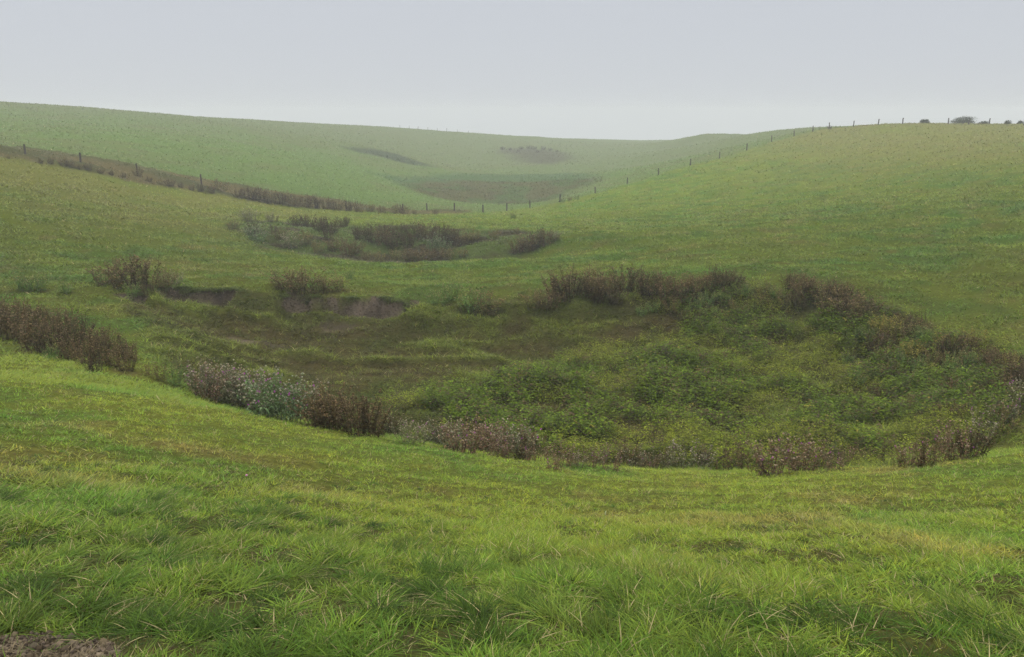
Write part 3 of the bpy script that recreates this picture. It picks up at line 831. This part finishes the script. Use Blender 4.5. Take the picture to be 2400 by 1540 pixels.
stand([(1860,690,44),(1890,700,50),(1920,710,54),(1945,722,58),(1970,735,60),(1995,728,50),(2015,740,54),(1845,678,40),(1870,682,42),(1955,705,54),(1975,718,56),(1925,725,56),(1950,740,56),(1990,750,54),(2025,750,52),(1905,690,48),(1935,700,46),(1985,712,44),(1880,715,40),(2035,758,48),(1960,755,46),(2000,765,46)],
      'thistle', ['dark', 'brown', 'olive', 'dark'], 'dark brown thistle in the stand on the right rim of the hollow', 'thistle', 'dried thistles on the right rim', n=28, flowers=False, wide=1.25)
stand([(2065,785,52),(2100,800,58),(2130,772,44),(2085,815,48),(2150,800,48),(2120,830,52),(2175,780,40),(2200,825,50),(2230,840,54),(2260,826,56),(2285,815,48),(2060,830,46),(2040,800,44),(2310,850,46),(2345,860,50),(2380,862,46),(2400,850,40)],
      'weed', ['olive', 'brown', 'brown', 'dark', 'yellow', 'weed'], 'olive brown tall weed on the right slope of the hollow', 'weed', 'tall weeds on the right slope', n=26, flowers=False, wide=1.2)
clump('weed', 2165, 765, 54, 'dark', 'dark upright dock stalk standing alone above the weeds of the right slope', 'weed', n=6, flare=.1, flowers=False)
clump('weed', 2075, 790, 62, 'yellow', 'yellow-leaved weed among the olive weeds of the right slope', 'weed', n=18, flowers=False)

stand([(1500,735,36),(1540,730,38),(1580,728,40),(1620,722,40),(1660,715,40),(1700,705,38),(1740,700,36),(1780,690,34),(1820,690,34),(1840,712,36),(1720,735,34),(1780,720,34),(1600,745,32),(1660,742,32)],
      'weed', ['weed', 'weed', 'olive'], 'leafy green weed on the bank below the brown thistles of the far rim', 'weed', 'green weeds below the far rim', n=18, flowers=False, wide=1.2)
stand([(2060,850,46),(2110,860,48),(2150,870,46),(2190,860,46),(2220,875,50),(2250,870,48),(2280,865,50),(2300,890,50),(2330,880,52),(2090,895,44),(2140,910,44),(2180,940,46),(2230,925,50),(2270,930,48),(2200,975,46),(2130,960,42),(2070,940,40),(2020,905,40),(1990,860,40),(2240,985,48)],
      'weed', ['olive', 'weed', 'brown', 'weed'], 'leafy mixed weed among the herbs on the right side of the hollow', 'weed', 'mixed weeds on the right side of the hollow', n=24, flowers=False, wide=1.1)
stand([(1950,1060,46),(2000,1058,42),(2060,1060,46),(2100,1066,46),(1700,1075,44),(1740,1070,46),(1560,1080,40),(2200,1040,52),(1640,1075,38),(1480,1080,36)], 'weed', ['olive', 'brown', 'weed'], 'low weed just behind the thistles of the near rim', 'weed', 'low weeds behind the near rim', n=14, flowers=False)
for (u, v, lab) in [(1454, 905, 'rust red dock stalk left of the dark green nettles'), (1380, 950, 'short rust red dock stalk, lowest of three in the hollow'), (1225, 935, 'rust red dock stalk nearest the brown grass of the hollow'),
                    (1485, 1028, 'orange dock stalk behind the low thistles of the near rim'), (2038, 880, 'orange-leaved stalk in the middle of the green herbs'), (2178, 905, 'yellow-leaved stalk at the right of the green herbs')]:
    clump('dock', u, v, 38, 'yellow' if 'yellow' in lab else 'rust', lab, 'dock', n=4, flare=.15, flowers=False, wide=.8)

def simple(name, u, v, hpx, style, label, cat, group, wide, var=None, lo=1.5, **kw):
    """A small far clump: stems, leaves and heads in one mesh."""
    var = R.randint(0, 3) if var is None else var
    key = ('simple', style, var, tuple(sorted(kw.items())))
    if key not in TEMPL:
        st0 = R.getstate()
        a, b, d, pu = thistle_mesh(sum(map(ord, style)) * 3 + var * 77, kw.get('n', 30), style, rad=.6, H=1.0, leafy=1.5, flare=.55)
        m_ = MB()
        for q in (a, b, d): m_.add(q.v, q.f, (0, 0, 0)); m_.c[-len(q.v):] = q.c
        TEMPL[key] = m_.build('thistle', M_PLANT); R.setstate(st0)
    g = ground_at(u, v, lo=lo)
    sc = hpx * g[1] / F
    o = link(name, TEMPL[key]); o.location = (g[0], g[1], g[2] - .03); o.scale = (sc * wide, sc * wide, sc); o.rotation_euler = (0, 0, R.uniform(0, 6.28))
    return tag(o, label, cat, group)

# second hollow
stand2 = [(588,520,32,'grey'),(602,566,38,'green'),(590,548,30,'dark'),(640,520,24,'grey'),(690,530,26,'dark'),(720,534,34,'dark'),(750,540,36,'dark'),(778,545,34,'dark'),(806,534,28,'dark'),(685,580,38,'grey'),(715,572,34,'olive'),
 (840,560,32,'dark'),(868,566,40,'dark'),(895,572,42,'brown'),(925,580,40,'dark'),(955,582,40,'dark'),(905,555,34,'dark'),(940,558,36,'dark'),(975,558,40,'dark'),(1000,560,42,'brown'),(1030,562,42,'dark'),(1058,570,38,'dark'),
 (1080,575,36,'brown'),(1015,585,38,'green'),(1040,588,34,'green'),(830,594,32,'brown'),(790,588,36,'brown'),(815,600,34,'brown'),(745,590,30,'olive'),(960,612,34,'brown'),(995,614,36,'brown'),(1025,612,32,'brown'),(1050,606,30,'olive'),(930,608,28,'olive'),
 (1210,592,34,'brown'),(1232,586,40,'brown'),(1255,580,42,'dark'),(1278,572,36,'brown'),(1300,562,24,'grey'),(1160,558,22,'olive'),(640,545,20,'dark'),(548,538,22,'brown'),(860,612,24,'brown'),(890,612,26,'olive'),(1110,562,26,'olive'),(660,560,26,'brown'),(770,562,30,'dark'),(1085,600,20,'olive')]
LAB2 = {'dark': 'dark grey-brown thistle clump in the second hollow', 'brown': 'brown dried thistle clump in the second hollow', 'grey': 'greyish thistle clump at the left end of the second hollow', 'green': 'green bushy thistle in the second hollow', 'olive': 'low olive weed clump in the second hollow'}
for (u, v, h, st) in stand2:
    simple('thistle', u, v, h * 1.12, st, LAB2[st], 'thistle', st + ' clumps in the second hollow', R.uniform(1.0, 1.4))
# scrub along the fence bank; smallest clumps added as shade along its lower edge
for (u, v, h, st) in [(495,452,22,'brown'),(515,447,32,'olive'),(560,462,28,'brown'),(585,466,32,'dark'),(610,470,34,'brown'),(635,476,36,'brown'),(660,478,34,'dark'),(690,484,34,'brown'),(715,486,36,'brown'),(740,488,32,'dark'),(765,490,32,'brown'),(790,492,32,'brown'),(815,494,30,'dark'),
    (840,497,30,'brown'),(868,496,26,'olive'),(895,499,20,'brown'),(925,500,28,'olive'),(945,502,26,'brown'),(972,502,16,'olive'),(1020,503,16,'brown'),(600,460,26,'olive'),(675,470,26,'olive'),(730,476,24,'olive'),(150,389,22,'brown'),(168,392,20,'brown'),(208,398,20,'brown'),(322,414,24,'brown'),(398,436,20,'dark'),(120,384,18,'brown'),(20,372,12,'olive'),(95,384,13,'dark'),(185,397,14,'dark'),(235,406,14,'brown'),(262,411,13,'dark'),(290,416,14,'dark'),(350,427,15,'dark'),(375,432,16,'olive'),(425,440,16,'dark'),(450,446,18,'brown'),(470,448,20,'dark')]:
    if u < 450: lab, grp = 'small brown scrub clump on the fence bank at the left', 'small scrub on the left of the fence bank'
    else: lab, grp = 'brown scrub clump in the long thicket along the fence', 'scrub thicket along the fence'
    simple('scrub', u, v, h, st, lab, 'scrub', grp, R.uniform(.9, 1.25), lo=40)
for (u, v, h, st, lab) in [(1200,512,16,'weed','small weed in the grass below the fence corner'),(1318,474,14,'weed','low weed beside the fence at the foot of the right hill'),(1335,470,12,'olive','tiny weed right of the fence at the foot of the hill'),(1352,468,12,'weed','tiny green weed at the fence on the lower hill'),
    (1102,545,14,'weed','lone weed right behind the second hollow'),(820,655,24,'weed','thin lone weed in the grass between the hollows'),(1320,655,10,'olive','tiny stalk in the grass left of the long brown row'),(1240,520,10,'weed','tiny weed in the open grass beyond the second hollow'),
    (1210,545,16,'olive','sparse weed on the grass right of the second hollow'),(1945,303,10,'dark','small dark shrub at a post near the top of the hill')]:
    simple('weed', u, v, h, st, lab, 'weed', None, 1.1)

# scrub at the far hollows
for (u, v, h) in [(1178,351,9),(1195,352,7),(1222,350,8),(1240,349,10),(1252,350,9),(1272,351,10),(1290,353,8),(1306,356,6),(1215,356,6),(1260,358,7)]:
    simple('scrub', u, v, h, 'dark', 'tiny dark scrub clump along the top edge of the farthest hollow', 'scrub', 'scrub at the farthest hollow', 1.5, lo=150)
def rough_patch(specs, name):
    X, Y, LL, CC, WW = [], [], [], [], []
    pal = np.array([[.070, .055, .024], [.048, .044, .018], [.060, .076, .022], [.090, .076, .034], [.050, .066, .018]])
    for poly, n_, l0, l1, soft in specs:
        lo_, hi_ = poly.min(0) - soft, poly.max(0) + soft
        x = rng.uniform(lo_[0], hi_[0], n_ * 4); y = rng.uniform(lo_[1], hi_[1], n_ * 4)
        d = sdist(poly, x, y) + (fbm(x, y, soft * .8, 181) - .5) * soft * 2
        k = rng.random(len(x)) < sstep(soft * .5, -soft, d) * (sstep(.38, .62, fbm(x, y, .25 * soft, 183)) * .9 + .1)
        x, y = x[k][:n_], y[k][:n_]; m = len(x)
        X.append(x); Y.append(y); LL.append(rng.uniform(l0, l1, m)); CC.append(pal[rng.integers(0, 5, m)] * rng.uniform(.6, 1.4, (m, 1)))
        WW.append(np.full(m, .25 * l1) * rng.uniform(.5, 1.2, m))
    x, y = np.concatenate(X), np.concatenate(Y); nb = len(x)
    return blade_mesh(name, x, y, hgrid(x, y) - .02, np.concatenate(LL), np.concatenate(WW), rng.uniform(0, 6.28, nb), rng.uniform(.2, .9, nb), rng.uniform(.2, .8, nb), np.vstack(CC), 2)
tag(link('rough_growth', rough_patch([(HOLLOW2, 5000, .06, .26, 2.0), (HOLLOW3, 9000, .12, .38, 7.0), (HOLLOW4, 2500, .15, .45, 11.0), (STREAK, 1200, .1, .35, 5.0), (BANK, 6000, .05, .17, 1.2)], 'rough_growth')),
    'rough brown and green growth in the farther hollows and along the fence bank', 'rough grass', None, 'stuff')
# two small things in the near grass
g = ground_at(1417, 1216)
m_ = MB(); R.seed(9)
m_.tube([(0, 0, 0), (.003, 0, .03), (.004, 0, .045)], .0022, .0016, (.16, .22, .08)); m_.leaf((.004, 0, .035), (.12, -.1, 1), .055, .024, (.55, .62, .38), 0)
lf_ = link('leaf', m_.build('leaf', M_PLANT)); lf_.location = g; tag(lf_, 'single pale whitish green leaf standing up in the near grass', 'leaf')
g = ground_at(578, 1130)
cl_ = bpy.data.objects.new('clover', None); COL.objects.link(cl_); cl_.location = g; tag(cl_, 'single small pink clover flower in the near grass on the left', 'flower')
m_ = MB(); m_.tube([(0, 0, 0), (.004, 0, .03), (.004, .002, .055)], .0018, .0014, (.10, .15, .05)); link('stem', m_.build('stem', M_PLANT), cl_)
m_ = MB(); m_.head((.004, .002, .052), (0, 0, 1), .010, (.50, .22, .38)); link('flower_head', m_.build('flower_head', M_PLANT), cl_)

# shrubs on the crest of the right hill
def crest(u, v0=286):
    for v in np.arange(v0, v0 + 25, .5):
        g = ground_at(u, v, lo=60)
        cy = -(v - 770) / F
        ry = CP + cy * SP; rz = -SP + cy * CP
        if abs(rz / ry * g[1] - g[2]) < .12: return g
    return g
def shrub(u, wpx, hpx, label, seed, dense=1.0, tone=(.045, .060, .030)):
    g = crest(u)
    R.seed(seed)
    w = wpx * g[1] / F; h = hpx * g[1] / F
    o = bpy.data.objects.new('shrub', None); COL.objects.link(o); o.location = (g[0], g[1], g[2] - .05)
    tag(o, label, 'shrub')
    br, fo = MB(), MB()
    lobes = [(R.uniform(-.34, .34) * w, R.uniform(-.3, .3) * w, R.uniform(.12, .55) * h, R.uniform(.26, .46)) for _ in range(14)]
    lobes += [(R.uniform(-.48, .48) * w, R.uniform(-.3, .3) * w, R.uniform(.02, .2) * h, R.uniform(.2, .34)) for _ in range(10)]
    lobes.append((0, 0, .5 * h, .5))
    for (lx, ly, lz, lr) in lobes:
        br.tube([(lx * .15, ly * .15, 0), (lx * .6, ly * .6, lz * .5), (lx, ly, lz)], .03, .012, jit((.05, .04, .03)))
        for k in range(int(170 * dense)):
            d = np.array([R.gauss(0, 1), R.gauss(0, 1), R.gauss(0, 1)]); d /= np.linalg.norm(d)
            q = R.uniform(.5, 1.08)
            p = np.array((lx, ly, lz)) + d * np.array((lr * w * .55, lr * w * .55, lr * h * .95)) * q
            if p[2] < .02: continue
            fo.leaf(p, d + np.array((R.uniform(-.6, .6), R.uniform(-.6, .6), R.uniform(-.2, .8))), R.uniform(.10, .2), R.uniform(.05, .10), jit(tone, .35), .2)
    link('branch', br.build('branch', M_PLANT), o); link('foliage', fo.build('foliage', M_PLANT), o)
shrub(2260, 52, 17, 'large rounded dark shrub on the crest of the right hill', 21, 1.5)
shrub(2166, 20, 10, 'small dark shrub on the hill crest, left of the large rounded one', 22, .7)
shrub(2306, 20, 7, 'low shrub at a post right of the large rounded one on the crest', 23, .5)
shrub(2362, 16, 9, 'thin twiggy shrub on the crest near the right edge', 24, .35)
shrub(2392, 12, 8, 'thin shrub on the crest at the very right edge', 25, .35)

# ------------------------------------------------------------------ fences
def post_mesh(seed, h, r):
    R.seed(seed)
    m_ = MB(); n_ = 8; lv = [-.25, 0, .3 * h, .7 * h, h - .03, h]
    vs = []; k_ = jit((.045, .038, .030), .25)
    for z in lv:
        rr_ = r * (1 - .06 * max(z, 0) / h) * (.72 if z == h else 1)
        for q in range(n_):
            a = 2 * math.pi * q / n_
            j = R.uniform(.9, 1.1)
            vs.append((rr_ * j * math.cos(a), rr_ * j * math.sin(a), z + (R.uniform(-.02, .02) if z >= h - .04 else 0)))
    fs = [(k * n_ + q, k * n_ + (q + 1) % n_, (k + 1) * n_ + (q + 1) % n_, (k + 1) * n_ + q) for k in range(len(lv) - 1) for q in range(n_)]
    fs.append(tuple((len(lv) - 1) * n_ + q for q in range(n_)))
    m_.add(vs, fs, k_)
    return m_.build('post', M_WOOD)
def fence(xyz, heights, label, r):
    base = Vector(xyz[0])
    o = bpy.data.objects.new('wire_fence', None); COL.objects.link(o); o.location = base
    tag(o, label, 'fence')
    ms = [post_mesh(40 + k, 1.0, r) for k in range(4)]
    R.seed(77)
    tops = []
    for (p, h) in zip(xyz, heights):
        q = link('post', ms[R.randint(0, 3)], o)
        q.location = Vector(p) - base; q.scale = (R.uniform(.9, 1.15), R.uniform(.9, 1.15), h)
        q.rotation_euler = (R.uniform(-.05, .05), R.uniform(-.06, .06), R.uniform(0, 6))
        tops.append((Vector(p) - base, h))
    for fr in (.92, .55):
        w_ = MB()
        for (a, ha), (b, hb) in zip(tops[:-1], tops[1:]):
            mid = (a + b) / 2; zs = (a.z + ha * fr + b.z + hb * fr) / 2
            gz = float(hgrid(mid.x + base.x, mid.y + base.y)) - base.z
            w_.tube([(a.x, a.y, a.z + ha * fr), (mid.x, mid.y, max(zs - .02, gz + .2)), (b.x, b.y, b.z + hb * fr)], .002, .002, (.16, .16, .16))
        link('wire', w_.build('wire', M_WIRE), o)
skip = {5, 6, 7, 8, 9, 30, 34}
sel = [i for i in range(len(FENCE_XY)) if i not in skip]
hpx = {1: 19, 2: 19, 3: 20, 4: 21}
fx, fh = [], []
for i in sel:
    x, y = FENCE_XY[i]; fx.append((x, y, float(hgrid(x, y))))
    u = FENCE_UV[i][0]
    px = hpx.get(i, 16 if 990 < u < 1330 else (13.5 if u < 1860 else 11.5))
    fh.append(px * y / F + .12)
fence(fx, fh, 'long post and wire fence crossing the valley and climbing the right hill', .09)
def skyline(u):
    cx = (u - 1200) / F; v = 300.0
    D = np.exp(np.linspace(math.log(60), math.log(800), 2500))
    for _ in range(4):
        cy = -(v - 770) / F; ry = CP + cy * SP
        el = hgrid(cx * D / ry, D) / D; i = int(np.argmax(el)); t_ = el[i]
        v = 770 - F * (SP + t_ * CP) / (CP - t_ * SP)
    x = cx * D[i] / ry
    return (x, D[i], float(hgrid(x, D[i])))
dx = [skyline(u) for u in (937, 959, 980, 1003, 1025, 1047, 1072, 1098)]
fence(dx, [1.0, .95, 1.0, .95, 1.05, 1.3, .9, .8], 'short row of tiny fence posts on the misty skyline of the left hill', .07)

# ------------------------------------------------------------------ green herbs in the first hollow (nobody could count them)
def herb_mesh(npl, name):
    x0, y0 = NETTLE.min(0) - 1; x1, y1 = NETTLE.max(0) + 1
    x = rng.uniform(x0, x1, npl * 4); y = rng.uniform(y0, y1, npl * 4)
    sd_ = sdist(NETTLE, x, y) + (fbm(x, y, 1.5, 131) - .5) * 2.5
    cl = fbm(x, y, 1.0, 211, 3)
    keep = (sd_ < 0) & (rng.random(len(x)) < sstep(.26, .50, cl))
    x, y, cl = x[keep][:npl], y[keep][:npl], cl[keep][:npl]; npl = len(x)
    lush = sstep(.38, .62, fbm(x, y, 1.6, 139))
    H = rng.uniform(.12, .52, npl) * (.8 + .35 * lush) * (.75 + .4 * sstep(.4, .7, cl))
    nl = 16
    idx = np.repeat(np.arange(npl), nl); nb = len(idx)
    t = rng.random(nb) ** .7
    yaw = rng.uniform(0, 2 * np.pi, nb)
    lx = x[idx] + rng.normal(0, .05, nb) + np.cos(yaw) * .02; ly = y[idx] + rng.normal(0, .05, nb) + np.sin(yaw) * .02
    lz = hgrid(lx, ly) + H[idx] * t
    L = rng.uniform(.035, .075, nb) * (.8 + .5 * lush[idx]); wd = L * rng.uniform(.45, .7, nb)
    dz = rng.uniform(-.25, .45, nb)
    d = np.stack([np.cos(yaw), np.sin(yaw), dz], -1)
    s_ = np.stack([-np.sin(yaw), np.cos(yaw), rng.uniform(-.3, .3, nb)], -1)
    p = np.stack([lx, ly, lz], -1)
    Vv = np.stack([p, p + d * (L * .5)[:, None] + s_ * (wd * .5)[:, None], p + d * L[:, None] - np.array([0, 0, .25]) * L[:, None], p + d * (L * .5)[:, None] - s_ * (wd * .5)[:, None]], 1)
    base = C(.066, .102, .005) + (C(.125, .145, .011) - C(.066, .102, .005)) * (1 - lush)[:, None]
    yel = rng.random(npl) < .035
    base[yel] = C(.14, .125, .022)
    bro = rng.random(npl) < .18
    base[bro] = C(.062, .045, .018)
    col = base[idx] * (rng.normal(1, .30, (npl, 1)).clip(.4, 1.7)[idx] * rng.normal(1, .22, (nb, 1)).clip(.5, 1.6))
    print(name, nb)
    return mesh_np(name, Vv.reshape(-1, 3), np.arange(nb * 4), np.full(nb, 4), np.repeat(col, 4, 0), M_BLADE)
tag(link('nettles', herb_mesh(15000, 'nettles')), 'dark green nettles and herbs covering the floor of the nearest hollow', 'herbs', None, 'stuff')

def hollow_grass(nb0, name):
    x0, y0 = HOLLOW1.min(0); x1, y1 = HOLLOW1.max(0)
    nc = nb0 // 9
    tx = rng.uniform(x0, x1, nc); ty = rng.uniform(y0, y1, nc)
    c, bare, hol = zone(tx, ty)
    rg = ridge(tx, ty)
    keep = (sdist(HOLLOW1, tx, ty) < .1) & (rng.random(nc) > bare) & (rng.random(nc) < .45 + .55 * np.maximum(rg, fbm(tx, ty, .7, 161, 2) > .5))
    tx, ty, c, rg = tx[keep], ty[keep], c[keep], rg[keep]; nc = len(tx)
    idx = np.repeat(np.arange(nc), 9); nb = len(idx)
    an = rng.uniform(0, 2 * np.pi, nb); rad = .09 * np.sqrt(rng.random(nb))
    x = tx[idx] + rad * np.cos(an); y = ty[idx] + rad * np.sin(an)
    L = (rng.uniform(.06, .19, nc) + .08 * rg)[idx] * rng.uniform(.6, 1.3, nb)
    wd = rng.uniform(.010, .020, nb)
    tint = rng.normal(1, .34, (nc, 1)).clip(.35, 1.8)
    ol = (rng.random((nc, 1)) < .50)
    c = np.where(ol, np.array([[.090, .108, .014]]), c)
    col = jitter((c * tint * 1.15)[idx], nb, .25, .03)
    print(name, nb)
    return blade_mesh(name, x, y, hgrid(x, y) - .01, L, wd, an + rng.normal(0, .6, nb), rng.uniform(.3, 1.0, nb), rng.uniform(.3, 1.0, nb), col, 2)
tag(link('hollow_grass', hollow_grass(190000, 'hollow_grass')), 'rough brown and olive grass on the floor of the nearest hollow', 'grass', None, 'stuff')

# ------------------------------------------------------------------ mist
hz = bpy.data.meshes.new('haze')
hx, hz0, hz1 = 1000.0, float(GZ.min()) - 1.0, float(GZ.max()) + 1.5
hv = [(-hx, -hx, hz0), (hx, -hx, hz0), (hx, hx, hz0), (-hx, hx, hz0), (-hx, -hx, hz1), (hx, -hx, hz1), (hx, hx, hz1), (-hx, hx, hz1)]
hz.from_pydata(hv, [], [(0, 3, 2, 1), (4, 5, 6, 7), (0, 1, 5, 4), (1, 2, 6, 5), (2, 3, 7, 6), (3, 0, 4, 7)])
hm = bpy.data.materials.new('mist'); hm.use_nodes = True
t = hm.node_tree; t.nodes.clear()
o = t.nodes.new('ShaderNodeOutputMaterial'); pv = t.nodes.new('ShaderNodeVolumePrincipled')
pv.inputs['Density'].default_value = 0.0014
pv.inputs['Density Attribute'].default_value = ''
pv.inputs['Color'].default_value = (.64, .655, .67, 1)
t.links.new(pv.outputs[0], o.inputs['Volume'])
hz.materials.append(hm)
tag(link('haze', hz), 'pale grey mist filling the valley', 'mist', None, 'stuff')
